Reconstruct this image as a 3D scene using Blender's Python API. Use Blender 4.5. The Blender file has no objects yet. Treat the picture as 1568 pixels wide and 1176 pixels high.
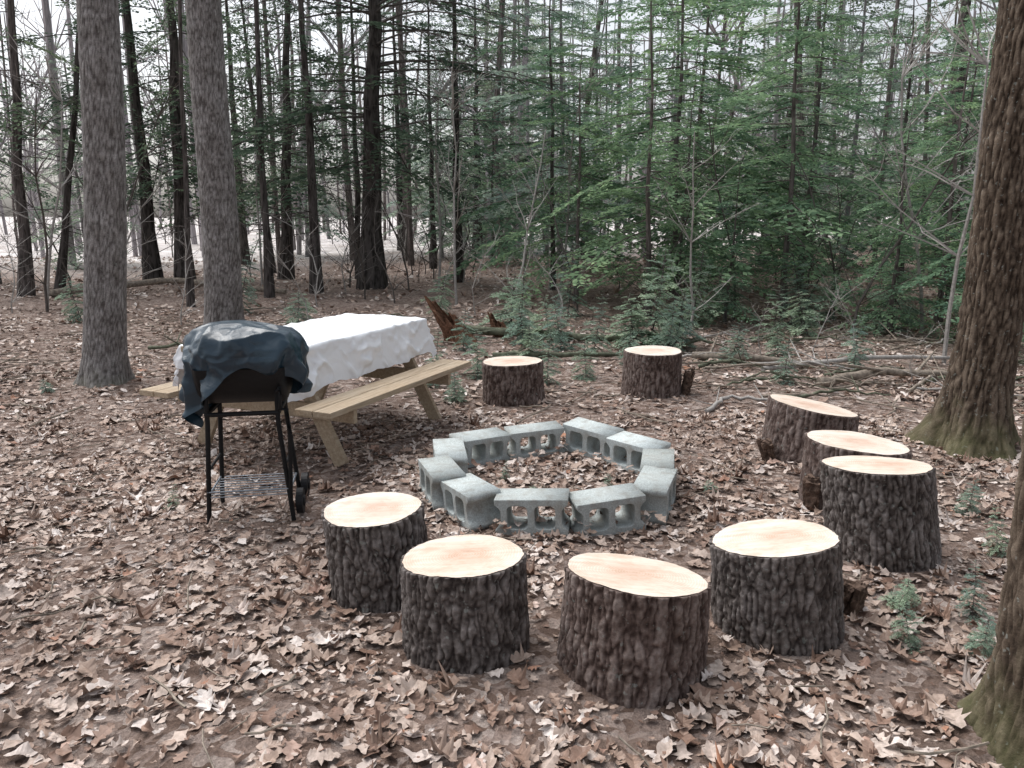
import bpy, math, random
import numpy as np
from mathutils import Vector, Matrix, noise
random.seed(7); rng=np.random.default_rng(7)
scene=bpy.context.scene
pi=math.pi

# ------------------------------------------------------------ helpers
def link(o):
    scene.collection.objects.link(o); return o
def gz(x,y):
    far=np.clip((np.hypot(x,y)-11)/20,0,1)
    return (.014*np.sin(1.7*x+1)*np.cos(1.3*y)+.008*np.sin(4.1*x+2.2*y)+.006*np.cos(5.3*y-3.1*x)
            +far*(.22*np.sin(.31*x+.3)*np.cos(.27*y)+.06*np.sin(1.1*x+.8*y)))
def G(x,y): return float(gz(np.float64(x),np.float64(y)))
def mesh_np(name,V,F,mats,M=None,smooth=False,attr=None):
    me=bpy.data.meshes.new(name)
    V=np.asarray(V,dtype=np.float32); F=np.asarray(F,dtype=np.int32)
    k=F.shape[1]
    me.vertices.add(len(V)); me.vertices.foreach_set('co',V.ravel())
    me.loops.add(F.size); me.loops.foreach_set('vertex_index',F.ravel())
    me.polygons.add(len(F)); me.polygons.foreach_set('loop_start',np.arange(0,F.size,k,dtype=np.int32))
    me.polygons.foreach_set('loop_total',np.full(len(F),k,dtype=np.int32))
    for m in mats: me.materials.append(m)
    if M is not None: me.polygons.foreach_set('material_index',np.asarray(M,dtype=np.int32))
    me.polygons.foreach_set('use_smooth',np.full(len(F),smooth,dtype=bool))
    if attr is not None:
        a=me.attributes.new('ridge','FLOAT','POINT'); a.data.foreach_set('value',np.asarray(attr,dtype=np.float32))
    me.update(calc_edges=True); me.validate()
    return me
class MB:
    def __init__(s): s.V=[];s.F=[];s.M=[];s.n=0
    def add(s,V,F,m=0):
        V=np.asarray(V,dtype=float).reshape(-1,3);F=np.asarray(F,dtype=int).reshape(-1,4)
        s.V.append(V);s.F.append(F+s.n);s.M.append(np.full(len(F),m));s.n+=len(V)
    def mesh(s,name,mats,smooth=False):
        return mesh_np(name,np.concatenate(s.V),np.concatenate(s.F),mats,np.concatenate(s.M),smooth)
    def tube(s,P,R,n=6,m=0,cap=False):
        P=np.asarray(P,dtype=float);k=len(P);R=np.broadcast_to(np.asarray(R,dtype=float),(k,))
        T=np.gradient(P,axis=0);T/=np.linalg.norm(T,axis=1)[:,None]+1e-9
        ref=np.array([0,0,1.]) if abs(T[:,2]).mean()<.75 else np.array([1.,0,0])
        A=np.cross(T,ref);A/=np.linalg.norm(A,axis=1)[:,None]+1e-9
        B=np.cross(T,A)
        th=np.arange(n)*2*pi/n
        V=P[:,None,:]+R[:,None,None]*(np.cos(th)[None,:,None]*A[:,None,:]+np.sin(th)[None,:,None]*B[:,None,:])
        V=V.reshape(-1,3)
        i=np.arange(k-1)[:,None]*n;j=np.arange(n)[None,:];j2=(j+1)%n
        F=np.stack([i+j,i+j2,i+n+j2,i+n+j],-1).reshape(-1,4)
        s.add(V,F,m)
        if cap:
            for e in (0,k-1):
                r=V[e*n:(e+1)*n]; c=P[e]
                VV=np.vstack([r,c[None]]);FF=[[q,(q+1)%n,(q+2)%n,n] for q in range(0,n,2)]
                s.add(VV,FF,m)
    def box(s,c,d,Rm=None,m=0,bev=.0):
        x,y,z=[q/2 for q in d]
        V=np.array([[-x,-y,-z],[x,-y,-z],[x,y,-z],[-x,y,-z],[-x,-y,z],[x,-y,z],[x,y,z],[-x,y,z]])
        if Rm is not None: V=V@np.array(Rm).T
        s.add(V+np.array(c),[[0,3,2,1],[4,5,6,7],[0,1,5,4],[1,2,6,5],[2,3,7,6],[3,0,4,7]],m)
def obj(name,me,loc=(0,0,0),rot=(0,0,0),sc=1,parent=None):
    o=bpy.data.objects.new(name,me);o.location=loc;o.rotation_euler=rot
    o.scale=(sc,sc,sc) if not hasattr(sc,'__len__') else sc
    link(o)
    if parent: o.parent=parent
    return o

# ------------------------------------------------------------ materials
class NT:
    def __init__(s,name):
        s.m=bpy.data.materials.new(name);s.m.use_nodes=True;s.t=s.m.node_tree
        s.b=s.t.nodes['Principled BSDF'];s.out=s.t.nodes['Material Output']
    def n(s,typ,**kw):
        nd=s.t.nodes.new(typ)
        for k,v in kw.items():
            if k in nd.inputs: nd.inputs[k].default_value=v
            else: setattr(nd,k,v)
        return nd
    def l(s,a,b): s.t.links.new(a,b)
    def coord(s,scale=(1,1,1),out='Object'):
        tc=s.n('ShaderNodeTexCoord');mp=s.n('ShaderNodeMapping');mp.inputs['Scale'].default_value=scale
        s.l(tc.outputs[out],mp.inputs['Vector']);return mp.outputs['Vector']
    def noise(s,vec,scale,detail=4,rough=.6,dist=0):
        nd=s.n('ShaderNodeTexNoise');nd.inputs['Scale'].default_value=scale;nd.inputs['Detail'].default_value=detail
        nd.inputs['Roughness'].default_value=rough;nd.inputs['Distortion'].default_value=dist
        s.l(vec,nd.inputs['Vector']);return nd.outputs['Fac']
    def ramp(s,fac,stops,interp='LINEAR'):
        r=s.n('ShaderNodeValToRGB');e=r.color_ramp;e.interpolation=interp
        while len(e.elements)<len(stops): e.elements.new(.5)
        for q,(p,c) in zip(e.elements,stops):
            q.position=p;q.color=(c[0],c[1],c[2],1)
        s.l(fac,r.inputs['Fac']);return r.outputs['Color']
    def mix(s,fac,a,b,mode='MIX'):
        m=s.n('ShaderNodeMix');m.data_type='RGBA';m.blend_type=mode
        for sock,v in ((m.inputs[0],fac),(m.inputs[6],a),(m.inputs[7],b)):
            if isinstance(v,(int,float)): sock.default_value=v
            elif isinstance(v,tuple): sock.default_value=(v[0],v[1],v[2],1)
            else: s.l(v,sock)
        return m.outputs[2]
    def math(s,op,a,b=0):
        m=s.n('ShaderNodeMath');m.operation=op
        for sock,v in ((m.inputs[0],a),(m.inputs[1],b)):
            if isinstance(v,(int,float)): sock.default_value=v
            else: s.l(v,sock)
        return m.outputs[0]
    def bump(s,h,strength=.5,dist=.01):
        b=s.n('ShaderNodeBump');b.inputs['Strength'].default_value=strength;b.inputs['Distance'].default_value=dist
        s.l(h,b.inputs['Height']);s.l(b.outputs['Normal'],s.b.inputs['Normal'])
    def col(s,c):
        if isinstance(c,tuple): s.b.inputs['Base Color'].default_value=(c[0],c[1],c[2],1)
        else: s.l(c,s.b.inputs['Base Color'])
    def rough(s,r,spec=.3):
        s.b.inputs['Roughness'].default_value=r;s.b.inputs['Specular IOR Level'].default_value=spec

def mat_bark_geo(name,dark,mid,light,moss=0):
    t=NT(name);a=t.n('ShaderNodeAttribute',attribute_name='ridge')
    v=t.coord();c=t.ramp(a.outputs['Fac'],[(0,dark),(.4,mid),(1,light)])
    n3=t.noise(v,80,3,.7);c=t.mix(.6,c,t.ramp(n3,[(.3,(.45,.45,.45)),(.7,(1.3,1.3,1.3))]),'MULTIPLY')
    n1=t.noise(v,7,2);c=t.mix(.7,c,t.ramp(n1,[(.3,(.65,.62,.6)),(.7,(1.3,1.32,1.35))]),'MULTIPLY')
    n2=t.noise(v,38,2,.6);c=t.mix(t.ramp(n2,[(.64,(0,0,0)),(.7,(.5,.5,.5))]),c,(.26,.28,.26))
    if moss:
        sep=t.n('ShaderNodeSeparateXYZ');t.l(v,sep.inputs[0])
        f=t.math('MULTIPLY',t.math('SUBTRACT',moss,sep.outputs[2]),1.3)
        f=t.math('ADD',f,t.math('SUBTRACT',t.noise(v,7,3),.55))
        f2=t.n('ShaderNodeClamp');t.l(f,f2.inputs[0]);f2.inputs['Max'].default_value=.75
        c=t.mix(f2.outputs[0],c,(.13,.135,.065))
    t.col(c);t.rough(.9,.15);t.bump(n3,.7,.006);return t.m
M_stumpbark=mat_bark_geo('stump_bark',(.045,.036,.033),(.115,.098,.09),(.235,.21,.198))
M_stumpbark_red=mat_bark_geo('stump_bark_reddish',(.05,.033,.028),(.13,.095,.083),(.25,.205,.185))
M_greybark=mat_bark_geo('grey_pine_bark',(.09,.08,.076),(.2,.188,.182),(.34,.325,.318),.25)
M_oakbark=mat_bark_geo('oak_bark',(.03,.021,.015),(.09,.067,.05),(.19,.15,.115),.45)

def mat_bark(name,a,b):
    t=NT(name);v=t.coord((14,14,2.5));n=t.noise(v,1.5,2,.6)
    c=t.ramp(n,[(.35,a),(.6,b)])
    oi=t.n('ShaderNodeObjectInfo');c=t.mix(1,c,t.ramp(oi.outputs['Random'],[(0,(.75,.75,.75)),(1,(1.35,1.3,1.3))]),'MULTIPLY')
    t.col(c);t.rough(.9,.1);t.bump(n,.6,.03);return t.m
M_dark=mat_bark('dark_conifer_bark',(.03,.027,.025),(.105,.095,.09))
M_mid=mat_bark('brown_conifer_bark',(.06,.052,.048),(.16,.142,.136))
M_barkhaze=mat_bark('distant_bark_hazed',(.2,.188,.195),(.31,.295,.305))  # haze painted into the bark colour: lighter grey-lavender for far trees
def mat_simple(name,c,r=.8,spec=.2,ns=30,var=.35,bump=.3,bd=.004,metal=0):
    t=NT(name);v=t.coord();n=t.noise(v,ns,3,.65)
    t.col(t.mix(1,c,t.ramp(n,[(.3,(1-var,)*3),(.7,(1+var*.5,)*3)]),'MULTIPLY'));t.rough(r,spec)
    if bump:t.bump(n,bump,bd)
    t.b.inputs['Metallic'].default_value=metal;return t.m
M_twig=mat_simple('dead_twig',(.36,.34,.32),.9,bump=0)
M_twigd=mat_simple('dark_twig',(.11,.098,.09),.9,bump=0)
M_log=mat_simple('fallen_wood',(.27,.23,.19),.9,.1,20,.6,.6,.01)
M_mosslog=mat_simple('mossy_wood',(.13,.14,.10),.9,.1,15,.6,.6,.01)
M_rot=mat_simple('rotten_wood',(.16,.085,.055),.9,.1,25,.7,.9,.02)
M_barkchip=mat_simple('loose_bark',(.13,.09,.07),.9,.1,25,.7,.9,.02)

def mat_foliage(name,c1,c2,c3):
    t=NT(name);g=t.n('ShaderNodeNewGeometry')
    oi=t.n('ShaderNodeObjectInfo')
    v=t.coord((1,1,1));n=t.noise(v,1.3,1)
    c=t.ramp(g.outputs['Random Per Island'],[(0,c1),(.6,c2),(1,c3)])
    c=t.mix(1,c,t.ramp(n,[(.35,(.65,.68,.7)),(.65,(1.3,1.25,1.15))]),'MULTIPLY')
    c=t.mix(1,c,t.ramp(oi.outputs['Random'],[(0,(.8,.85,.9)),(1,(1.2,1.15,1.05))]),'MULTIPLY')
    df=t.n('ShaderNodeBsdfDiffuse');t.l(c,df.inputs['Color'])
    tr=t.n('ShaderNodeBsdfTranslucent');t.l(c,tr.inputs['Color'])
    mx=t.n('ShaderNodeMixShader');mx.inputs[0].default_value=.4
    t.l(df.outputs[0],mx.inputs[1]);t.l(tr.outputs[0],mx.inputs[2]);t.l(mx.outputs[0],t.out.inputs['Surface']);t.t.nodes.remove(t.b);return t.m
M_fol=mat_foliage('hemlock_needles',(.125,.205,.135),(.20,.31,.20),(.29,.42,.27))
M_folhaze=mat_foliage('hemlock_needles_hazed',(.21,.28,.235),(.29,.37,.315),(.38,.46,.39))  # paler needle copy, distance haze put into the colour
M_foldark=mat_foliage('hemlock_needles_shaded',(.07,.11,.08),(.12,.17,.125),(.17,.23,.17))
M_folpale=mat_foliage('hemlock_needles_young',(.22,.32,.25),(.33,.44,.36),(.44,.54,.46))

# leaves
t=NT('dead_leaves');g=t.n('ShaderNodeNewGeometry');v=t.coord()
c=t.ramp(g.outputs['Random Per Island'],[(0,(.17,.105,.078)),(.14,(.26,.172,.132)),(.34,(.35,.26,.21)),(.56,(.44,.352,.30)),(.78,(.53,.45,.40)),(.90,(.61,.545,.51)),(.965,(.70,.65,.62)),(1,(.34,.16,.09))])
c=t.mix(.6,c,t.ramp(t.noise(v,60,2),[(.3,(.62,.6,.57)),(.7,(1.2,1.2,1.2))]),'MULTIPLY')
c=t.mix(.9,c,t.ramp(t.noise(v,.55,2),[(.38,(.74,.70,.68)),(.62,(1.12,1.12,1.12))]),'MULTIPLY')
t.col(c);t.rough(.55,.3);M_leaf=t.m

# ground
t=NT('leaf_litter_ground');v=t.coord()
wn=t.n('ShaderNodeTexNoise');wn.inputs['Scale'].default_value=9;wn.inputs['Detail'].default_value=1;t.l(v,wn.inputs['Vector'])
va=t.n('ShaderNodeVectorMath');va.operation='MULTIPLY_ADD';t.l(wn.outputs['Color'],va.inputs[0]);va.inputs[1].default_value=(.12,.12,.12);t.l(v,va.inputs[2])
vo=t.n('ShaderNodeTexVoronoi');vo.inputs['Scale'].default_value=26;t.l(va.outputs[0],vo.inputs['Vector'])
sx=t.n('ShaderNodeSeparateColor');t.l(vo.outputs['Color'],sx.inputs[0])
c=t.ramp(sx.outputs[0],[(0,(.15,.105,.085)),(.4,(.24,.18,.152)),(.7,(.32,.255,.225)),(1,(.45,.385,.35))])
n75=t.noise(v,75,4,.75)
c=t.mix(.8,c,t.ramp(n75,[(.3,(.45,.42,.4)),(.7,(1.25,1.25,1.25))]),'MULTIPLY')
c=t.mix(.7,c,t.ramp(t.noise(v,.8,2),[(.35,(.72,.69,.67)),(.65,(1.2,1.2,1.2))]),'MULTIPLY')
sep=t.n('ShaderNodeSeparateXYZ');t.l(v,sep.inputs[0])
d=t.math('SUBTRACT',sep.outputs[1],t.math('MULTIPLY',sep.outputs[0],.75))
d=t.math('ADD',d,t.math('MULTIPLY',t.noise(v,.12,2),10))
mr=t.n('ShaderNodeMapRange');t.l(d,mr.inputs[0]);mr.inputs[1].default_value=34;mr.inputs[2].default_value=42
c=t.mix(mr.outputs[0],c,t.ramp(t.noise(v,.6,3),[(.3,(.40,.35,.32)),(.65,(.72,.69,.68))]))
t.col(c);t.rough(.9,.1);t.bump(t.math('ADD',vo.outputs['Distance'],n75),.9,.02);M_ground=t.m

# cut wood
t=NT('fresh_cut_wood');v=t.coord();sep=t.n('ShaderNodeSeparateXYZ');t.l(v,sep.inputs[0])
cx=t.n('ShaderNodeCombineXYZ');t.l(sep.outputs[0],cx.inputs[0]);t.l(sep.outputs[1],cx.inputs[1])
ln=t.n('ShaderNodeVectorMath');ln.operation='LENGTH';t.l(cx.outputs[0],ln.inputs[0])
rr=t.math('ADD',ln.outputs['Value'],t.math('MULTIPLY',t.noise(cx.outputs[0],5,3),.05))
w=t.math('SINE',t.math('MULTIPLY',rr,620))
c=t.ramp(rr,[(.0,(.64,.49,.41)),(.1,(.71,.585,.51)),(.17,(.76,.685,.62)),(.27,(.77,.72,.665))])
oi=t.n('ShaderNodeObjectInfo')
c=t.mix(1,c,t.ramp(oi.outputs['Random'],[(0,(.94,.89,.85)),(1,(1,1,1))]),'MULTIPLY')
c=t.mix(.35,c,t.ramp(w,[(0,(.75,.66,.58)),(1,(1,1,1))]),'MULTIPLY')
c=t.mix(.75,c,t.ramp(t.noise(v,11,5,.7),[(.35,(.80,.73,.66)),(.55,(1,1,1))]),'MULTIPLY')
wv=t.noise(t.coord((4,55,1)),1.2,4,.6);c=t.mix(.5,c,t.ramp(wv,[(.35,(.78,.72,.66)),(.6,(1,1,1))]),'MULTIPLY')
t.col(c);t.rough(.75,.2);t.bump(wv,.3,.003);M_cut=t.m

t=NT('concrete_block');v=t.coord();n=t.noise(v,140,3,.65);nl=t.noise(v,9,4,.7)
c=t.mix(1,(.50,.54,.54),t.ramp(n,[(.3,(.65,.65,.65)),(.7,(1.2,1.2,1.2))]),'MULTIPLY')
oi=t.n('ShaderNodeObjectInfo');c=t.mix(1,c,t.ramp(oi.outputs['Random'],[(0,(.72,.72,.70)),(1,(1.1,1.12,1.12))]),'MULTIPLY')
c=t.mix(t.ramp(nl,[(.46,(0,0,0)),(.75,(.8,.8,.8))]),c,(.24,.215,.18))
t.col(c);t.rough(.92,.15);t.bump(n,.7,.003);M_block=t.m
t=NT('weathered_lumber');v=t.coord((30,2,30));n=t.noise(v,2,5,.7)
t.col(t.mix(t.noise(t.coord(),3,2),t.ramp(n,[(.3,(.26,.18,.11)),(.7,(.48,.37,.25))]),t.ramp(n,[(.3,(.28,.23,.17)),(.7,(.48,.42,.34))])));t.rough(.8,.2);t.bump(n,.3,.003);M_lum=t.m
t=NT('white_tablecloth');v=t.coord();n=t.noise(v,6,3,.5,.8);t.col((.82,.84,.87));t.rough(.45,.4);t.bump(n,.6,.03);M_cloth=t.m
t=NT('blue_vinyl_cover');v=t.coord();n=t.noise(v,7,3,.5,1)
t.col(t.ramp(t.noise(v,3,3),[(.3,(.008,.022,.037)),(.7,(.018,.043,.065))]));t.rough(.28,.5);t.bump(n,.5,.02);M_cover=t.m
M_black=mat_simple('black_enamel',(.008,.008,.009),.55,.25,60,.3,.1,.001)
M_rubber=mat_simple('black_plastic',(.015,.015,.017),.6,.3)
M_steel=mat_simple('wire_steel',(.3,.33,.37),.4,.5,40,.2,.1,.001,.6)

# ------------------------------------------------------------ ground
def axis(a,lim,fine,step):
    q=list(np.arange(-fine,fine+1e-6,step));s=step;p=fine
    while p<lim:
        s*=1.25;p+=s;q.append(p);q.insert(0,-p)
    return np.array(q)+a
xs=axis(0,600,9,.12);ys=axis(6,600,9,.12)
X,Y=np.meshgrid(xs,ys);Z=gz(X,Y)
nx=len(xs);i=(np.arange(len(ys)-1)[:,None]*nx+np.arange(nx-1)[None,:]).ravel()
F=np.stack([i,i+1,i+nx+1,i+nx],1)
obj('forest_ground',mesh_np('forest_ground',np.stack([X.ravel(),Y.ravel(),Z.ravel()],1),F,[M_ground],smooth=True))

# ------------------------------------------------------------ bark cylinders
def bark_object(name,loc,zs,Rf,Cf,nseg,disp,k,zk,mat,seed,topcut=None,cutmat=None,sharp=2.2,warp=.016,pw=.7):
    V=[];A=[];sx=seed*7.3
    for z in zs:
        cx,cy=Cf(z)
        for j in range(nseg):
            th=2*pi*j/nseg;R=Rf(z,th);c,s=math.cos(th),math.sin(th)
            R0=Rf(.5*zs[-1],th)
            wx=noise.noise((c*R0*8+sx,s*R0*8,z*9))*warp+noise.noise((c*R0*30+sx,s*R0*30,z*26))*.010
            wz=noise.noise((c*R0*14,s*R0*14+sx,z*6))
            p=(c*R0*k+wx*k+sx,s*R0*k+wx*k,z*k*zk+wz*1.1)
            dd=noise.voronoi(p)[0];e=min(1,(dd[1]-dd[0])*sharp)
            e=e**pw
            fine=noise.noise((c*R*75+sx,s*R*75,z*60))
            f2=noise.noise((c*R*30+sx,s*R*30,z*26+4))
            rr=R+disp*(e-.8)+fine*disp*.35+f2*disp*.35
            zz=z
            if topcut:
                h,tx,ty=topcut;zz=z/zs[-1]*(h+tx*c*R+ty*s*R)
            V.append((cx+c*rr,cy+s*rr,zz));A.append(max(0,min(1,e*.75+fine*.45+f2*.35)))
    nr=len(zs)
    if topcut:
        h,tx,ty=topcut;cx,cy=Cf(zs[-1])
        for f,dz in ((.955,0),(.93,-.004)):
            for j in range(nseg):
                th=2*pi*j/nseg;R=Rf(zs[-1],th)*f+noise.noise((math.cos(th)*9,math.sin(th)*9,sx))*.004
                x,y=math.cos(th)*R,math.sin(th)*R
                V.append((cx+x,cy+y,h+tx*x+ty*y+.001+dz));A.append(.35)
        nr+=2
    i=np.arange(nr-1)[:,None]*nseg;j=np.arange(nseg)[None,:];j2=(j+1)%nseg
    F=np.stack([i+j,i+j2,i+nseg+j2,i+nseg+j],-1).reshape(-1,4)
    me=mesh_np(name+'_bark',V,F,[mat],smooth=True,attr=A)
    if not topcut:
        return obj(name,me,loc)
    e=bpy.data.objects.new(name,None);e.location=loc;link(e)
    obj('bark',me,parent=e)
    V=[];nr=14
    for r in range(nr):
        f=.957*r/(nr-1)
        for j in range(nseg):
            th=2*pi*j/nseg;R=Rf(zs[-1],th)*f
            if r==nr-1: R+=noise.noise((math.cos(th)*9,math.sin(th)*9,sx))*.004
            x,y=math.cos(th)*R,math.sin(th)*R
            V.append((cx+x,cy+y,h+tx*x+ty*y+.0035+noise.noise((x*12,y*12,sx))*.0015))
    i=np.arange(nr-1)[:,None]*nseg;j=np.arange(nseg)[None,:];j2=(j+1)%nseg
    F=np.stack([i+j,i+j2,i+nseg+j2,i+nseg+j],-1).reshape(-1,4)
    obj('cut_face',mesh_np('cut_face',V,F,[cutmat],smooth=True),parent=e)
    return e

stumps=[ # X,Y,r,h,tx,ty,lean_x, mat
 (-.57,3.15,.213,.37,.02,.0,-.03,M_stumpbark),
 (-.175,2.73,.228,.365,.05,-.05,-.01,M_stumpbark),
 (.435,2.58,.258,.345,-.10,-.17,.01,M_stumpbark_red),
 (1.075,2.88,.25,.36,.12,-.13,-.035,M_stumpbark),
 (1.80,3.51,.25,.435,.0,-.13,-.07,M_stumpbark),
 (1.96,4.24,.27,.365,-.07,-.02,-.0,M_stumpbark_red),
 (2.03,5.15,.295,.34,-.17,-.03,.02,M_stumpbark_red),
 (1.285,6.95,.27,.39,-.0,.0,.0,M_stumpbark_red),
 (.01,6.70,.26,.355,.02,.0,-.01,M_stumpbark_red)]
for q,(x,y,r,h,tx,ty,lx,mt) in enumerate(stumps):
    ph=q*1.7
    def Rf(z,th,r=r,ph=ph,h=h):
        u=z/h;return r*(1+.035*math.sin(2*th+ph)+.02*math.sin(3*th+2*ph)+.012*math.sin(5*th+ph))*(1+.05*(1-u)**2)
    def Cf(z,lx=lx,h=h): return (lx*z/h,0)
    ns,nr=(380,70) if q<5 else (220,34)
    bark_object('log_stump',(x,y,G(x,y)-.025),np.linspace(0,h+.02,nr),Rf,Cf,ns,.011,(34,31,27,30,36,30,30,30,30)[q],(.2,.17,.13,.2,.3,.2,.2,.2,.2)[q],mt,q+1,(h+.02,tx,ty),M_cut,sharp=2.6,pw=.7)

def big_tree(name,x,y,r,lean,H,mat,disp,k,zk,seed,flare,fh,nseg=220,sharp=2.6):
    zs=list(np.arange(0,min(H,4.2),.03))+list(np.arange(4.2,H,.4))
    def Rf(z,th):
        f=flare*math.exp(-z/fh)*(1+.45*math.sin(3*th+seed)+.3*math.sin(5*th+seed*2))
        return r*(1-.035*z)*(1+.03*math.sin(2*th+seed)+.03*math.sin(z*1.7+seed+th))+f
    def Cf(z): return (lean[0]*z+.02*math.sin(z*1.3+seed),lean[1]*z)
    return bark_object(name,(x,y,G(x,y)-.06),zs,Rf,Cf,nseg,disp,k,zk,mat,seed,sharp=sharp)
t1=big_tree('pine_tree',-3.97,7.45,.195,(.085,0),12,M_greybark,.006,34,.3,11,.09,.16)
t2=big_tree('pine_tree',-3.76,10.06,.235,(.02,0),13,M_greybark,.006,30,.3,12,.08,.2)
t3=big_tree('oak_tree',3.24,5.3,.2,(.02,0),10,M_oakbark,.016,28,.16,13,.17,.22)
t4=big_tree('oak_tree',1.66,2.1,.2,(.0,0),8,M_oakbark,.015,26,.18,14,.09,.10,280)

# ------------------------------------------------------------ fire ring
cu=bpy.data.curves.new('blk','CURVE');cu.dimensions='2D';cu.fill_mode='BOTH';cu.extrude=.092;cu.bevel_depth=.003;cu.bevel_resolution=1
def spl(pts):
    s=cu.splines.new('POLY');s.points.add(len(pts)-1)
    for p,q in zip(s.points,pts): p.co=(q[0],q[1],0,1)
    s.use_cyclic_u=True
spl([(-.192,-.092),(.192,-.092),(.192,-.068),(.176,-.055),(.160,-.035),(.160,.035),(.176,.055),(.192,.068),(.192,.092),(-.192,.092),(-.192,.068),(-.176,.055),(-.160,.035),(-.160,-.035),(-.176,-.055),(-.192,-.068)])
for s in (-1,1):
    a,b=.016,.132;pts=[(a+.025,-.064),(b-.025,-.064),(b-.008,-.056),(b,-.04),(b,.04),(b-.008,.056),(b-.025,.064),(a+.025,.064),(a+.008,.056),(a,.04),(a,-.04),(a+.008,-.056)]
    spl([(s*p[0],p[1]) for p in pts])
co=bpy.data.objects.new('tmpcurve',cu);link(co)
dg=bpy.context.evaluated_depsgraph_get()
bm_=bpy.data.meshes.new_from_object(co.evaluated_get(dg));bpy.data.objects.remove(co)
bm_.transform(Matrix.Rotation(pi/2,4,'X'));bm_.materials.clear();bm_.materials.append(M_block);bm_.name='cinder_block'
ring=bpy.data.objects.new('cinder_block_fire_ring',None);ring.location=(.24,4.45,0);link(ring)
blk=[(259,.69,.06),(291,.69,-.12),(323,.68,.30),(354,.63,-.1),(28,.64,.28),(63,.67,-.22),(98,.63,.12),(134,.65,-.15),(170,.63,.32),(199,.68,.0),(228,.69,-.35)]
for q,(ad,rad,jr) in enumerate(blk):
    a=math.radians(ad);x,y=rad*math.cos(a),rad*math.sin(a)
    o=obj('cinder_block',bm_,(x,y,.092+G(x+.24,y+4.45)),(random.uniform(-.07,.07),random.uniform(-.07,.07),a+pi/2+jr),(.95,1,1),parent=ring)

# ------------------------------------------------------------ grill
grill=bpy.data.objects.new('covered_charcoal_grill',None);grill.location=(-1.41,4.02,0);grill.rotation_euler=(0,0,math.radians(9));link(grill)
b=MB()
for sx in (-1,1):
    for yy in (-.17,.17):
        x0=sx*.175;x1=sx*.205+(.02 if sx>0 else 0)
        b.tube([(x0,yy*.9,.80),(x0,yy*.9,.55),(x1,yy,.01)],.0125,10,0,True)
    b.tube([(sx*.19,-.16,.3),(sx*.19,.16,.3)],.008,8,0)
    b.tube([(sx*.178,-.155,.60),(sx*.178,.155,.60)],.0125,8,0)
b.tube([(-.18,-.155,.60),(.18,-.155,.60)],.0125,8,0);b.tube([(-.18,.155,.60),(.18,.155,.60)],.0125,8,0)
b.tube([(.17,-.15,.62),(.225,-.18,.62),(.235,-.19,.5),(.215,-.17,.1)],.011,8,0)
b.tube([(.17,-.15,.70),(.2,-.2,.74),(.2,-.21,.70),(.19,-.17,.62)],.010,8,0)
obj('legs',b.mesh('legs',[M_black],True),parent=grill)
b=MB()
for yy in np.linspace(-.17,.17,9): b.tube([(-.2,yy,.16),(.21,yy,.16)],.003,6,0)
b.tube([(-.2,-.17,.165),(-.2,.17,.165)],.006,6,0);b.tube([(.21,-.17,.165),(.21,.17,.165)],.006,6,0)
b.tube([(-.2,-.172,.19),(.21,-.172,.19)],.005,6,0)
obj('wire_shelf',b.mesh('shelf',[M_steel],True),parent=grill)
b=MB()
for yy in (-.05,.21):
    for rad,w in ((.07,.035),(.03,.05)):
        b.tube([(.25-w/2,yy,.075),(.25+w/2,yy,.075)],rad,24,0,True)
b.tube([(.2,.21,.075),(.27,.21,.075)],.008,8,0);b.tube([(.235,-.05,.075),(.235,.21,.075)],.008,8,0)
obj('wheels',b.mesh('wheels',[M_rubber]),parent=grill)
V=[];nu,nv=28,14
for a in range(nu+1):
    u=a/nu;x=(u-.5)*.50;prof=min(1,1.2*math.sqrt(max(0,1-(2*u-1)**6)))+.001
    for c in range(nv+1):
        ph=pi+pi*c/nv;V.append((x,math.cos(ph)*.20*prof,.84+math.sin(ph)*.21*prof))
F=[[a*(nv+1)+c,a*(nv+1)+c+1,(a+1)*(nv+1)+c+1,(a+1)*(nv+1)+c] for a in range(nu) for c in range(nv)]
obj('bowl',mesh_np('bowl',V,F,[M_black],smooth=True),parent=grill)
V=[];nth,ns=240,90
for s_ in range(ns+1):
    s=s_/ns
    for j in range(nth):
        th=2*pi*j/nth;c,sn=math.cos(th),math.sin(th)
        ex=1/((abs(c)**2.8+abs(sn)**2.8)**(1/2.8))
        hem=.665+.095*math.cos(th+math.radians(55))-.05*math.cos(2*th)+.018*math.sin(7*th)+.02*noise.noise((c*3,sn*3,2))
        hem-= .06*math.exp(-((th-pi*1.15)/.55)**2); hem+=.05*math.exp(-((th-pi*1.6)/.45)**2)
        if s<.55:
            a=s/.55*pi/2;r=math.sin(a)**.8;z=1.055-.15*(1-math.cos(a))
        else:
            q=(s-.55)/.45;r=1+.05*math.sin(q*pi)-.05*q;z=.905+(hem-.905)*q
        x=.30*r*c*ex**.9;y=.235*r*sn*ex**.9
        p=Vector((x*3.6,y*3.6,z*3.0))
        n1=noise.noise(p+Vector((3,1,0)));n2=noise.noise(p*1.9+Vector((0,9,4)));n3=noise.noise(p*3.6+Vector((5,9,4)))
        amp=min(1,.3+s*1.1)
        cr=lambda v,k:.5-min(1,abs(v)*k)
        d=amp*(.05*cr(n1,2.4)+.03*cr(n2,2.6)+.010*cr(n3,2.2))+ (max(0,s-.45))*.045*math.sin(8*th+3*math.sin(2*th)+s*2)
        nrm=Vector((c*min(1,s*1.6),sn*min(1,s*1.6),max(0.05,1-s*1.6))).normalized()
        V.append((x+nrm.x*d,y+nrm.y*d,z+nrm.z*d*.8+.02*x))
F=[[a*nth+j,a*nth+(j+1)%nth,(a+1)*nth+(j+1)%nth,(a+1)*nth+j] for a in range(ns) for j in range(nth)]
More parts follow.
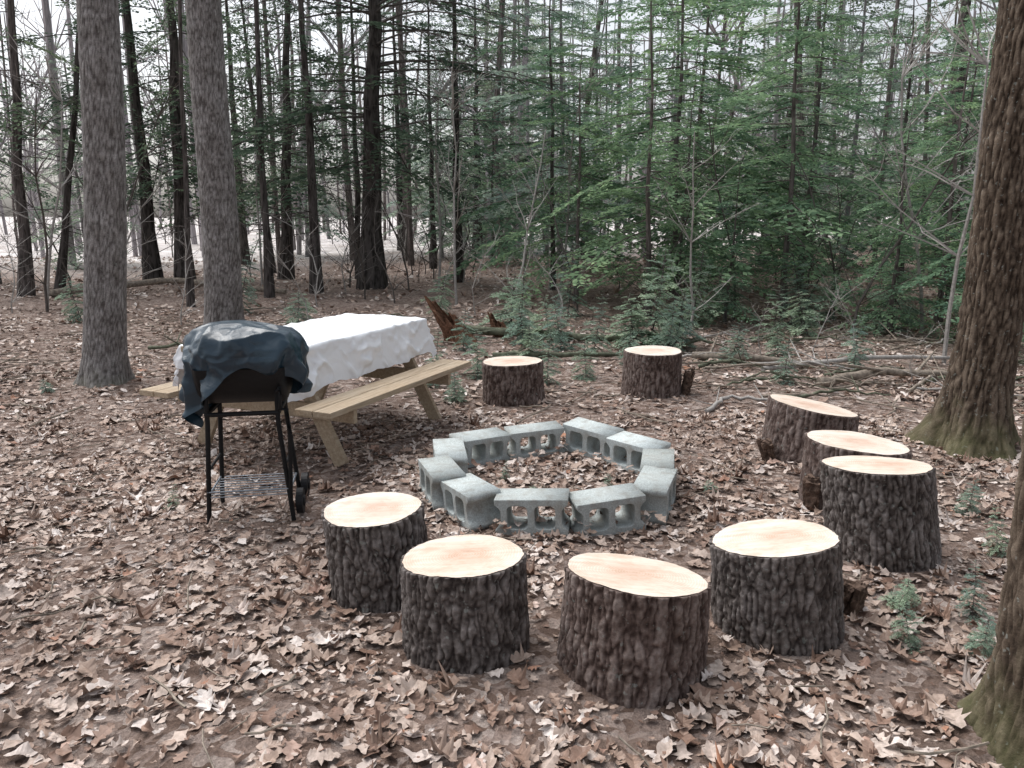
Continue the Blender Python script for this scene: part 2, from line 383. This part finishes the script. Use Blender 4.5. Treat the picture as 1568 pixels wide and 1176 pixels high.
obj('cover',mesh_np('cover',V,F,[M_cover],smooth=True),parent=grill)

# ------------------------------------------------------------ picnic table
tb=bpy.data.objects.new('picnic_table',None);tang=math.atan2(.913,.407)-pi/2
tb.location=(-1.42,5.62,0);tb.rotation_euler=(0,0,tang);link(tb)
def part(name,b,mat=M_lum,bev=.004):
    o=obj(name,b.mesh(name,[mat]),parent=tb);m=o.modifiers.new('bev','BEVEL');m.width=bev;m.segments=2;return o
b=MB()
for q in range(5): b.box(((q-2)*.15,0,.755),(.14,1.84,.038))
part('tabletop_planks',b)
for nm,sx in (('bench_near',1),('bench_far',-1)):
    b=MB();b.box((sx*.585,0,.43),(.13,1.84,.038));b.box((sx*.72,0,.43),(.13,1.84,.038));part(nm,b)
b=MB()
for sy in (-.62,.62):
    b.box((0,sy,.715),(.70,.038,.04))
    b.box((0,sy,.36),(1.5,.038,.10))
    for sx in (-1,1):
        top=np.array([sx*.22,sy+.04,.73]);bot=np.array([sx*.60,sy+.04,-.0]);d=top-bot;L=np.linalg.norm(d);an=math.atan2(d[0],d[2])
        Rm=Matrix.Rotation(an,3,'Y');b.box((top+bot)/2,(.10,.038,L),Rm)
part('frame',b)
V=[];wx,wy=.385,.90;na,nb=90,150;ex,ey=.30,.16
for a in range(na+1):
    for c in range(nb+1):
        A=-wx-ex+(2*(wx+ex))*a/na;B=-wy-ey+(2*(wy+ey))*c/nb
        A+=.03*noise.noise((B*2,3,1))*(abs(A)/wx)
        ox=max(0,abs(A)-wx);oy=max(0,abs(B)-wy);dr=math.hypot(ox,oy)
        x=math.copysign(min(abs(A),wx)+.13*ox,A);y=math.copysign(min(abs(B),wy)+.13*oy,B)
        n=noise.noise((A*4,B*4,0));n2=noise.noise((A*9+5,B*9,0))
        z=.7775+.010*(1-min(1,abs(n)*4))+.004*(1-min(1,abs(n2)*4))-dr*.97
        if dr>0:
            f=min(1,dr/.1);w=.03*f*(.5-min(1,abs(noise.noise((A*5,B*5+7,1)))*3))+.012*f*math.sin(B*11+A*3)+.016*f*(.5-min(1,abs(noise.noise((A*12,B*12+7,1)))*3))
            if ox>0:x+=math.copysign(max(w,-.005)+.008,A)
            if oy>0:y+=math.copysign(max(w,-.005)+.008,B)
        V.append((x,y,z))
F=[[a*(nb+1)+c,(a+1)*(nb+1)+c,(a+1)*(nb+1)+c+1,a*(nb+1)+c+1] for a in range(na) for c in range(nb)]
obj('tablecloth',mesh_np('tablecloth',V,F,[M_cloth],smooth=True),parent=tb)

# ------------------------------------------------------------ leaf litter
def leaf_template(nst,lobes,wid,seed):
    r=random.Random(seed);V=[]
    for k in range(nst):
        u=k/(nst-1);w=wid*max(.03,math.sin(pi*min(1,u*.95+.03))**.8)*(1+.42*math.sin(2*pi*lobes*u+seed))*r.uniform(.85,1.15)
        if k==0: w=.015
        if k==nst-1: w=.02
        V+=[(u-.5,-w,0),(u-.5+.0,0,0),(u-.5,w*r.uniform(.85,1.1),0)]
    F=[]
    for k in range(nst-1):
        a=k*3;F+=[[a,a+3,a+4,a+1],[a+1,a+4,a+5,a+2]]
    return np.array(V),np.array(F)
def scatter_leaves(n,xr,yr,nst,sz,lift,inring=False):
    outV=[];outF=[];off=0
    for tpl in range(4):
        V,F=leaf_template(nst,[3,4,3.5,1][tpl],[.27,.30,.36,.22][tpl],tpl*3+1)
        m=n//4
        x=rng.uniform(xr[0],xr[1],m);y=rng.uniform(yr[0],yr[1],m)
        ok=np.ones(m,bool)
        for s in stumps: ok&=np.hypot(x-s[0],y-s[1])>s[2]+.03
        for (tx,ty,tr) in ((-3.97,7.45,.27),(-3.76,10.06,.3),(3.24,5.3,.3),(1.66,2.1,.26)): ok&=np.hypot(x-tx,y-ty)>tr
        pn=np.sin(1.9*x+.6)*np.sin(2.3*y+1.1)+.5*np.sin(4.7*x+3*y)+.4*np.sin(9*x-7*y)
        ok&=~((pn>.45)&(rng.random(m)<.65))
        rd=np.hypot(x-.24,y-4.45)
        if inring: ok&=(rd<.85)
        else: ok&=~((rd>.54)&(rd<.76))
        x=x[ok];y=y[ok];m=len(x)
        s=rng.uniform(sz[0],sz[1],m)*np.where(rng.random(m)<.3,.55,1)
        cu=rng.normal(0,.55,m);cw=rng.normal(.3,1.1,m);tw=rng.normal(0,.5,m)
        L=np.repeat(V[None],m,0)
        z=cu[:,None]*(L[:,:,0]**2)+cw[:,None]*(L[:,:,1]**2)*1.6+tw[:,None]*L[:,:,0]*L[:,:,1]*1.5
        z+=.05*np.sin(L[:,:,0]*14+cu[:,None]*9)*np.sign(L[:,:,1])*.5
        L[:,:,2]=z;L*=s[:,None,None]
        a,bt,g=rng.normal(0,.2,m),rng.normal(0,.2,m),rng.uniform(0,2*pi,m)
        def rot(L,ax,an):
            c,sn=np.cos(an)[:,None],np.sin(an)[:,None];o=[0,1,2];o.remove(ax);p,q=o
            P=L[:,:,p]*c-L[:,:,q]*sn;Q=L[:,:,p]*sn+L[:,:,q]*c;L[:,:,p]=P;L[:,:,q]=Q
        rot(L,0,a);rot(L,1,bt);rot(L,2,g)
        L[:,:,0]+=x[:,None];L[:,:,1]+=y[:,None]
        zo=gz(x,y)+rng.uniform(.004,lift,m)
        L[:,:,2]+=zo[:,None]
        gl=gz(L[:,:,0],L[:,:,1]);L[:,:,2]=np.maximum(L[:,:,2],gl+.002+rng.random(m)[:,None]*.004)
        nv=len(V);outV.append(L.reshape(-1,3));outF.append((F[None]+(np.arange(m)*nv)[:,None,None]).reshape(-1,4)+off);off+=m*nv
    return np.concatenate(outV),np.concatenate(outF)
VV=[];FF=[];off=0
for args in ((9500,(-3.8,3.4),(.9,6.2),11,(.05,.11),.022),(26000,(-3.8,3.4),(.9,6.2),5,(.018,.05),.024),
             (5000,(-8,-3.8),(2,8),7,(.06,.11),.025),(3200,(3.4,7),(3,8),7,(.06,.12),.025),
             (14000,(-9,9),(6.2,13),5,(.06,.12),.03),(11000,(-20,20),(13,30),4,(.09,.16),.035),
             (900,(-.7,1.2),(3.5,5.4),7,(.04,.09),.07,True)):
    V,F=scatter_leaves(*args);VV.append(V);FF.append(F+off);off+=len(V)
obj('fallen_leaves',mesh_np('fallen_leaves',np.concatenate(VV),np.concatenate(FF),[M_leaf]))
b=MB()
for q in range(900):
    x,y=random.uniform(-6,6),random.uniform(1.2,12)
    if any(math.hypot(x-s[0],y-s[1])<s[2]+.2 for s in stumps): continue
    L=random.uniform(.06,.3)*(1 if y<6 else 2.2);a=random.uniform(0,pi);z=G(x,y)+.02
    P=[(x+math.cos(a)*L*(u-.5)+random.gauss(0,.01),y+math.sin(a)*L*(u-.5)+random.gauss(0,.01),z+random.uniform(0,.025)) for u in (0,.33,.66,1)]
    b.tube(P,[random.uniform(.002,.005)*(1 if y<6 else 1.8)]*4,5,0)
obj('fallen_twigs',b.mesh('fallen_twigs',[M_log]))

# ------------------------------------------------------------ conifers
def branch_template(seed,L,droop,w=.009,sp=.035,dens=.85,tl0=.085,st=.069):
    r=random.Random(seed);Q=[]
    stem=lambda s:np.array([s*L,.04*L*math.sin(s*5+seed),-droop*s*s*L])
    s=.12
    while s<1:
        P=stem(s)
        for side in (-1,1):
            fl=L*.42*(1-s)**.65*min(1,s*3.5)*r.uniform(.6,1.1)+.05
            if r.random()>dens: continue
            a=math.radians(r.uniform(42,68));d=np.array([math.cos(a),side*math.sin(a),r.uniform(-.18,.08)])
            t=.02
            while t<fl:
                q=P+d*t+np.array([0,0,-.45*t*t])
                for s2 in (-1,1):
                    if r.random()<.12: continue
                    aa=math.atan2(d[1],d[0])+s2*math.radians(r.uniform(35,60))
                    e=np.array([math.cos(aa),math.sin(aa),r.uniform(-.35,.15)]);tl=(tl0*(1-.55*t/fl))*r.uniform(.6,1.15)
                    n=np.cross(e,[0,0,1.]);n/=np.linalg.norm(n);n=n+np.array([0,0,r.uniform(-.8,.8)])
                    ww=w*r.uniform(.7,1.3)
                    Q.append([q,q+e*tl*.45+n*ww,q+e*tl,q+e*tl*.45-n*ww])
                t+=sp
        s+=st/L
    return np.array(Q),np.array([stem(u) for u in (0,.25,.5,.75,1)])
BT=[branch_template(q,1.5,.16+.05*(q%3),w=.018,sp=.06,dens=.8,tl0=.13,st=.088) for q in range(4)]
BTs=[branch_template(q+10,1.5,.30,dens=.55,w=.018,sp=.065,tl0=.12,st=.085) for q in range(3)]
BTp=[branch_template(q+20,.5,.25,w=.011,sp=.025,tl0=.075,st=.05) for q in range(3)]
def conifer(name,seed,H,z0,nb,Lb,trunk_r,fol,wood,T=BT,top=True,pitch=(.25,-.25),dead=0):
    r=random.Random(seed);b=MB()
    lx=r.uniform(-.03,.03)
    zs=np.linspace(-.1,H,9);b.tube([(lx*z+.03*math.sin(z*2),.02*math.sin(z*1.3+1),z) for z in zs],[max(.006,trunk_r*(1-.93*max(z,0)/H))*(1+(.5 if z<0 else 0)) for z in zs],9,0)
    for k in range(nb):
        u=(k+r.random())/nb;z=z0+(H-z0)*u**(.95 if top else 1.25)
        L=Lb*(1-u**1.6*.85 if top else 1-.3*u)*r.uniform(.6,1.2)
        az=k*2.4+r.uniform(-.5,.5);pt=pitch[0]+(pitch[1]-pitch[0])*(1-u)+r.uniform(-.15,.15)
        Q,S=T[r.randrange(len(T))];sc=L/(S[-1][0]);
        Rm=np.array(Matrix.Rotation(az,3,'Z')@Matrix.Rotation(-pt,3,'Y')@Matrix.Rotation(r.uniform(-.35,.35),3,'X'))
        o=np.array([lx*z+.03*math.sin(z*2),.02*math.sin(z*1.3+1),z])
        V=(Q.reshape(-1,3)*sc)@Rm.T+o
        b.add(V,np.arange(len(V)).reshape(-1,4),1)
        b.tube((S*sc)@Rm.T+o,np.array([.011,.009,.006,.004,.002])*(.5+sc*.5),4,0)
    for k in range(dead):
        z=r.uniform(1.2,z0+1);az=r.uniform(0,2*pi);L=r.uniform(.5,1.6);P=[];p=np.array([0,0,z]);d=np.array([math.cos(az),math.sin(az),r.uniform(-.25,.2)])
        for m in range(6):
            P.append(p+np.array([lx*z,0,0]));p=p+d*L/5;d=d+np.array([r.gauss(0,.12),r.gauss(0,.12),r.gauss(-.04,.08)])
        b.tube(P,np.linspace(.010,.002,6),4,0)
        for m in range(1,5):
            for w_ in range(2):
                q=np.array(P[m]);e=d*.6+np.array([r.gauss(0,.6),r.gauss(0,.6),r.gauss(0,.25)]);e/=np.linalg.norm(e)
                b.tube([q,q+e*L*.15,q+e*L*.3+np.array([0,0,-.03])],[.004,.003,.0015],3,0)
    return b.mesh(name,[wood,fol])
hem=[conifer('hemlock_tree',s,H,z0,nb,Lb,.06,M_fol,M_mid) for s,H,z0,nb,Lb in ((1,6.5,.6,50,2.2),(2,7.5,.9,54,2.5),(3,5.5,.5,44,2.0),(4,7.5,1.3,48,2.7))]
hemfar=[]
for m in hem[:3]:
    c_=m.copy();c_.materials[0]=M_barkhaze;c_.materials[1]=M_folhaze;hemfar.append(c_)  # far copies take the bark and needles with haze in their colour
hemp=[conifer('young_hemlock',s,H,.12,34,.55,.012,M_folpale,M_twigd,BTp) for s,H in ((5,1.25),(6,.9),(7,1.6))]
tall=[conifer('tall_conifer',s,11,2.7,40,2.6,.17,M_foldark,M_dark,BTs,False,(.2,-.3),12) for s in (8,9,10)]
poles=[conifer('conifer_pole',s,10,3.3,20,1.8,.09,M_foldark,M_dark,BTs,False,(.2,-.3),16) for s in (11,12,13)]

def lean_rot(lx,ly,az): 
    return (Matrix.Rotation(math.atan(lx),4,'Y')@Matrix.Rotation(-math.atan(ly),4,'X')@Matrix.Rotation(az,4,'Z')).to_euler()
trunks=[
 (-9.56,15.3,.12,.085),(-9.4,16.2,.08,.2),(-8.8,19.2,.18,0),(-8.05,19.2,.19,.02),(-4.69,15,.075,.02),(-6.16,21.3,.17,.06),
 (-4.0,16,.11,0),(-4.1,21,.09,.01),(-3.18,17.6,.27,.05),(-4.46,32,.16,0),(-1.48,34,.2,0),(-9.2,27,.16,0),(8.6,27,.2,.1),
 (-5.6,13.5,.05,.05),(-7.4,24,.12,-.03),(-2.5,25,.1,0),(-12,18,.15,0),(12,22,.2,0),(14.5,17,.22,0),(-1.3,19,.10,.0)]
for q,(x,y,r,l) in enumerate(trunks):
    big=r>=.13;me=(tall if big else poles)[q%3];s=r/(.17 if big else .09)
    obj('hemlock_tree',me,(x,y,G(x,y)),lean_rot(l,0,q*1.3),(s**.9,s**.9,1))
hp=[(2.2,12.6,.85),(4.5,12.8,.9),(6.5,11.8,.8),(3.3,16,1.1),(6.1,16.5,1.1),(8.8,14.2,1),(9.4,19,1.3),(.9,17,.95),(11.8,17,1.2),
    (12.5,13,.9),(-.6,25,1.0),(5.9,9.2,.45),(9.6,11.2,.75),(3.0,14.2,.6),(3.2,11.6,.45),(7.4,13.2,.7),(7.2,9.9,.55),(1.2,14.5,.7),(5.2,10.6,.55),(4.2,18.5,1.2)]
for q,(x,y,s) in enumerate(hp):
    obj('hemlock_tree',hem[q%4],(x,y,G(x,y)),(random.uniform(-.04,.04),random.uniform(-.04,.04),q*1.9),s)
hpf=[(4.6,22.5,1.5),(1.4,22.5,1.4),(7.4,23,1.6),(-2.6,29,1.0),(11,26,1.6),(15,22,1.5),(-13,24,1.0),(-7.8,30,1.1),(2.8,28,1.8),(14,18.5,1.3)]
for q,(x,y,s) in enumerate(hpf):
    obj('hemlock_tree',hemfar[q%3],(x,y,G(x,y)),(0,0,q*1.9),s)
yp=[(1.72,9.6,1,0),(2.0,9.4,.8,1),(1.5,9.5,.75,1),(1.85,9.1,.5,0),(.0,11.3,.9,1),(.6,9.3,.5,0),(.95,9.0,.45,2),(.25,8.6,.45,1),(3.6,13.2,.9,2),(4.3,11.4,.9,0),(5.4,10.9,1,1),(-.35,7.7,.4,0),(-.1,7.5,.35,1),(.35,7.4,.35,2),(-.75,7.3,.35,2),(-.5,6.6,.26,0),
    (1.52,2.68,.15,0),(1.62,2.95,.18,1),(1.85,2.85,.16,2),(1.75,2.6,.15,0),(6.6,9.4,.9,2),(7.6,9.0,.7,0),(-3.0,9.4,.3,1),(-2.6,6.9,.25,0),(-4.3,7.0,.16,1),(3.0,8.6,.4,1),(-1.9,4.1,.10,2),(-3.2,11.5,.6,1),(-6.5,11.7,.6,0),(-4.5,12.7,.7,2),
    (.55,4.35,.11,0),(.12,4.25,.11,1),(-.05,4.5,.10,2),(1.15,4.3,.11,1),(-.2,1.9,.05,0),(-3,3.8,.07,1),(-2.2,2.9,.06,2),(2.5,4.0,.18,0),(2.35,3.5,.16,2),
    (2.6,11.2,.9,0),(5.0,12.2,1,2),(6.2,10.2,1,1),(3.3,9.8,.6,0),(4.0,10.4,.7,1),(-1.2,12.5,.6,0),(.9,12.5,.8,2),(7.5,11,1.1,0),(-.6,9.3,.4,0),(1.3,8.4,.4,1),(.75,7.6,.32,0),(2.6,7.3,.3,2),(.1,10.6,.6,2),(.5,9.9,.5,0),(.15,9.6,.55,1),(2.4,8.4,.4,0),(3.6,8.0,.4,2)]
for q,(x,y,s,k) in enumerate(yp):
    obj('young_hemlock',hemp[k],(x,y,G(x,y)-.02),(random.uniform(-.2,.2),random.uniform(-.2,.2),q*2.1),s)

# ------------------------------------------------------------ bare saplings
def bare(name,seed,H,r0,mat,nb=14,spread=.8,depth=3,up=.35):
    r=random.Random(seed);b=MB()
    def grow(p,d,L,rad,dep):
        P=[];n=7 if dep>1 else 5
        for k in range(n):
            P.append(p.copy());p=p+d*L/(n-1)
            d=d+np.array([r.gauss(0,.16),r.gauss(0,.16),r.gauss(.02,.1)]);d/=np.linalg.norm(d)
        b.tube(P,np.linspace(rad,rad*.3,n),5 if dep==depth else 3,0)
        if dep==0: return
        m=nb if dep==depth else (6 if dep>1 else 4)
        for k in range(m):
            f=r.uniform(.25,1) if dep==depth else r.uniform(.15,1);i=min(n-1,int(f*(n-1)));q=P[i]
            az=r.uniform(0,2*pi);e=np.array([math.cos(az),math.sin(az),r.uniform(-.1,up*2)])
            e=e*spread+d*.5;e/=np.linalg.norm(e)
            grow(q.copy(),e,L*r.uniform(.25,.5)*(1.1-.4*f),rad*.42,dep-1)
    grow(np.array([0,0,-.1]),np.array([0,0,1.]),H,r0,depth)
    return b.mesh(name,[mat])
bs=[bare('bare_sapling',21,3.2,.022,M_twig,12,depth=2),bare('bare_sapling',22,4.2,.028,M_twig,14,depth=2),bare('bare_sapling',23,2.2,.014,M_twigd,10,depth=2),bare('bare_shrub',24,1.4,.010,M_twig,10,depth=2),bare('bare_shrub',25,1.5,.010,M_twigd,12,depth=2)]
sp=[(-.02,11.6,0,.95),(2.35,10.2,0,.85),(3.47,12.1,2,1.5),(4.5,10.2,2,1.6),(5.7,10.7,1,1.0),(4.75,8.4,1,.9),(-1.0,14,1,1),(.9,15,1,1.1),
    (-5.5,10.5,3,1),(-4.8,11.2,3,1.2),(-2.9,11,3,1.1),(-7.8,13,1,1),(-3.4,13.5,3,1.5),(2.8,8.6,3,.6),(3.5,8.9,3,.7),(4.1,9.2,3,.8),(3.9,7.4,3,.5),(6.5,11,1,1),(-1.6,17,1,1.2),(.3,19,0,1.4),(-5.6,17.5,1,1),(7.5,12.5,1,1.1),(-.6,12.6,3,1.2),(.7,11,3,1)]
for q in range(56):
    y=random.uniform(12,27);x=random.uniform(-.75,.5)*y;sp.append((x,y,random.choice((3,4,4,2)),random.uniform(1.1,2.2)))
for q,(x,y,k,s) in enumerate(sp):
    obj('bare_sapling' if k<3 else 'bare_shrub',bs[k],(x,y,G(x,y)),(random.uniform(-.1,.1),random.uniform(-.15,.15),q*2.3),s)
# ------------------------------------------------------------ distant forest
df=bpy.data.objects.new('distant_forest',None);link(df)
fb=[bare('far_tree',31+q,11,.10,M_barkhaze,18,.7,2,.5) for q in range(3)]
for q in range(80):
    y=random.uniform(28,70);x=random.uniform(-1,1)*(10+y*.8)
    obj('bare_tree',fb[q%3],(x,y,G(x,y)*.6),(random.uniform(-.05,.05),random.uniform(-.05,.05),q),random.uniform(.7,1.4),df)
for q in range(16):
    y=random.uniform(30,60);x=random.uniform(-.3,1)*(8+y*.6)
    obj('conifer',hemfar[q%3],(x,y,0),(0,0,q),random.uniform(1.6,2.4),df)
b=MB()
for q in range(300):
    y=random.uniform(22,90);x=random.uniform(-1,1)*(8+y*.85);r=random.uniform(.04,.14);z=-.3
    l=random.gauss(0,.04)
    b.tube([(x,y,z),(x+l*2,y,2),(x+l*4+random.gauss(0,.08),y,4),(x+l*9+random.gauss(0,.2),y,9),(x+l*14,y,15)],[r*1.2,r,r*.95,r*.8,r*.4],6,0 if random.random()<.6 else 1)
obj('trunks',b.mesh('trunks',[M_barkhaze,M_mid]),parent=df)
for q in range(60):
    y=random.uniform(27,50);x=random.uniform(-.8,.8)*y
    obj('brush',bs[3+(q%3==0)],(x,y,G(x,y)),(0,0,q),random.uniform(2,3.6),df)

# ------------------------------------------------------------ dead wood
def logm(name,P,R,mat,n=10):
    b=MB();pts=[];rad=[]
    P=np.array(P,float)
    m=14
    for k in range(m):
        u=k/(m-1)*(len(P)-1);i=min(int(u),len(P)-2);f=u-i;q=P[i]*(1-f)+P[i+1]*f
        pts.append(q+np.array([random.gauss(0,.012),random.gauss(0,.012),random.gauss(0,.006)]));rad.append((R[0]+(R[1]-R[0])*k/(m-1))*random.uniform(.9,1.1))
    b.tube(pts,rad,n,0,True)
    for k in range(3):
        q=pts[random.randrange(2,m-2)];d=np.array([random.gauss(0,.3),random.gauss(0,.3),random.uniform(.02,.2)]);b.tube([q,q+d*.6,q+d],[rad[0]*.35,rad[0]*.25,.003],5,0)
    obj(name,b.mesh(name,[mat],True))
logm('fallen_log',[(-.8,10.3,.12),(.4,9.9,.1),(1.4,9.7,.06)],(.06,.04),M_mosslog)
logm('fallen_log',[(-.2,8.6,.06),(.5,8.5,.08),(1.2,8.7,.05)],(.035,.02),M_mosslog)
logm('fallen_log',[(2.0,8.6,.05),(2.6,8.3,.08),(3.3,8.2,.03)],(.05,.03),M_log)
logm('fallen_log',[(2.9,7.2,.04),(3.6,7.5,.1),(4.6,7.4,.06)],(.05,.03),M_log)
logm('fallen_log',[(2.6,7.9,.04),(3.6,8.0,.14),(4.9,8.4,.06)],(.03,.02),M_twig)
logm('fallen_log',[(-9,15,.1),(-7,16,.3),(-4.5,15.5,.1)],(.08,.05),M_log)
logm('fallen_log',[(1.6,6.2,.03),(1.9,6.6,.05),(2.3,6.5,.03)],(.02,.01),M_twig)
for q in range(44):
    if q<34: x=random.uniform(1.8,5.5);y=random.uniform(6.6,10)
    else: x=random.uniform(-6,-2);y=random.uniform(9,13)
    a=random.uniform(-.5,.6);L=random.uniform(.5,1.4)
    logm('fallen_branch',[(x,y,.04),(x+math.cos(a)*L/2,y+math.sin(a)*L/2,random.uniform(.06,.16)),(x+math.cos(a)*L,y+math.sin(a)*L,.04)],(random.uniform(.010,.028),.006),random.choice([M_log,M_twig,M_mosslog]),6)
def rotten(x,y,s,seed):
    r=random.Random(seed);n=40;V=[];rows=12
    hs=[s*(.26+.22*max(0,math.cos(2*pi*j/n-2.6))+.06*r.random()+.05*math.sin(7*2*pi*j/n)) for j in range(n)]
    for lay in (0,1):
        for k in range(rows+1):
            u=k/rows
            for j in range(n):
                th=2*pi*j/n;R=s*(.17-.05*u+.05*math.exp(-u*6)*(1+math.sin(3*th)))-(.035*s if lay else 0)
                R+=noise.noise((th*3,u*4,seed))*.02
                V.append((math.cos(th)*R-.22*s*u*hs[j]/.4,math.sin(th)*R,hs[j]*u-.04))
    F=[]
    for lay in (0,1):
        o=lay*(rows+1)*n
        for k in range(rows):
            for j in range(n):F.append([o+k*n+j,o+k*n+(j+1)%n,o+(k+1)*n+(j+1)%n,o+(k+1)*n+j])
    o=rows*n;o2=(rows+1)*n+rows*n
    for j in range(n):F.append([o+j,o+(j+1)%n,o2+(j+1)%n,o2+j])
    obj('rotten_stump',mesh_np('rotten_stump',V,F,[M_rot]),(x,y,G(x,y)))
rotten(-.62,9.9,1.1,1);rotten(-.1,10.2,.7,2)
def shard(x,y,az,h,seed):
    r=random.Random(seed);b=MB()
    for k in range(6):
        a=az+r.uniform(-.9,.9);p=np.array([math.cos(a),math.sin(a),0])*r.uniform(0,.05)
        Rm=Matrix.Rotation(a,3,'Z')@Matrix.Rotation(r.uniform(-.1,.4),3,'Y')
        b.box(p+np.array([0,0,h*.35]),(.018,r.uniform(.05,.1),h*r.uniform(.6,1)),Rm)
    o=obj('loose_bark',b.mesh('loose_bark',[M_barkchip]),(x,y,G(x,y)))
    m=o.modifiers.new('s','SUBSURF');m.levels=m.render_levels=3;m.subdivision_type='SIMPLE'
    tx=bpy.data.textures.new('cl','CLOUDS');tx.noise_scale=.04;d=o.modifiers.new('d','DISPLACE');d.texture=tx;d.strength=.03
shard(1.72,5.0,3.4,.2,1);shard(1.69,4.12,3.3,.24,2);shard(1.38,2.93,0,.16,3);shard(1.56,6.85,0,.3,4)
b=MB();r=random.Random(5)
for k in range(34):
    z=r.uniform(3.2,7.2);az=r.choice([r.uniform(-1.2,.5),r.uniform(-1.0,.3),r.uniform(1.8,4)]);L=r.uniform(1.8,4.2)
    p=np.array([.05*z,0,z]);d=np.array([math.cos(az),math.sin(az),r.uniform(-.05,.25)]);P=[]
    for m in range(9):
        P.append(p.copy());p=p+d*L/8;d=d+np.array([r.gauss(0,.05),r.gauss(0,.05),-.07+r.gauss(0,.03)])
    b.tube(P,np.linspace(.028,.004,9),5,0)
    for m in range(2,9):
        for w_ in range(3):
            q=P[m];e=d*.7+np.array([r.gauss(0,.5),r.gauss(0,.5),r.gauss(-.15,.25)]);e/=np.linalg.norm(e)
            b.tube([q,q+e*.25,q+e*r.uniform(.35,.7)+np.array([0,0,-.08])],[.008,.005,.002],3,0)
obj('dead_limbs',b.mesh('dead_limbs',[M_twigd]),(-3.18,17.6,0))

# ------------------------------------------------------------ light / camera
az=math.radians(-50);el=math.radians(60)
D=Vector((math.sin(az)*math.cos(el),math.cos(az)*math.cos(el),math.sin(el)))
s=bpy.data.lights.new('sun','SUN');s.energy=2.6;s.angle=math.radians(60);s.color=(1,.99,.975)
so=bpy.data.objects.new('sun',s);so.rotation_euler=D.to_track_quat('Z','Y').to_euler();link(so)
w=bpy.data.worlds.new('World');scene.world=w;w.use_nodes=True;nt=w.node_tree
sk=nt.nodes.new('ShaderNodeTexSky');sk.sky_type='NISHITA';sk.sun_disc=False;sk.sun_elevation=el;sk.sun_rotation=az;sk.dust_density=4;sk.air_density=1
hs=nt.nodes.new('ShaderNodeHueSaturation');hs.inputs['Saturation'].default_value=.3;hs.inputs['Value'].default_value=1.4
nt.links.new(sk.outputs[0],hs.inputs['Color']);nt.links.new(hs.outputs[0],nt.nodes['Background'].inputs['Color'])
nt.nodes['Background'].inputs['Strength'].default_value=.15
cam=bpy.data.cameras.new('camera');cam.lens=27.3;cam.sensor_width=36;cam.clip_end=2000
c=bpy.data.objects.new('camera',cam);c.location=(0,0,1.6);c.rotation_euler=(math.radians(90-12.3),0,0);link(c);scene.camera=c
scene.view_settings.view_transform='Standard';scene.view_settings.look='None';scene.view_settings.exposure=0
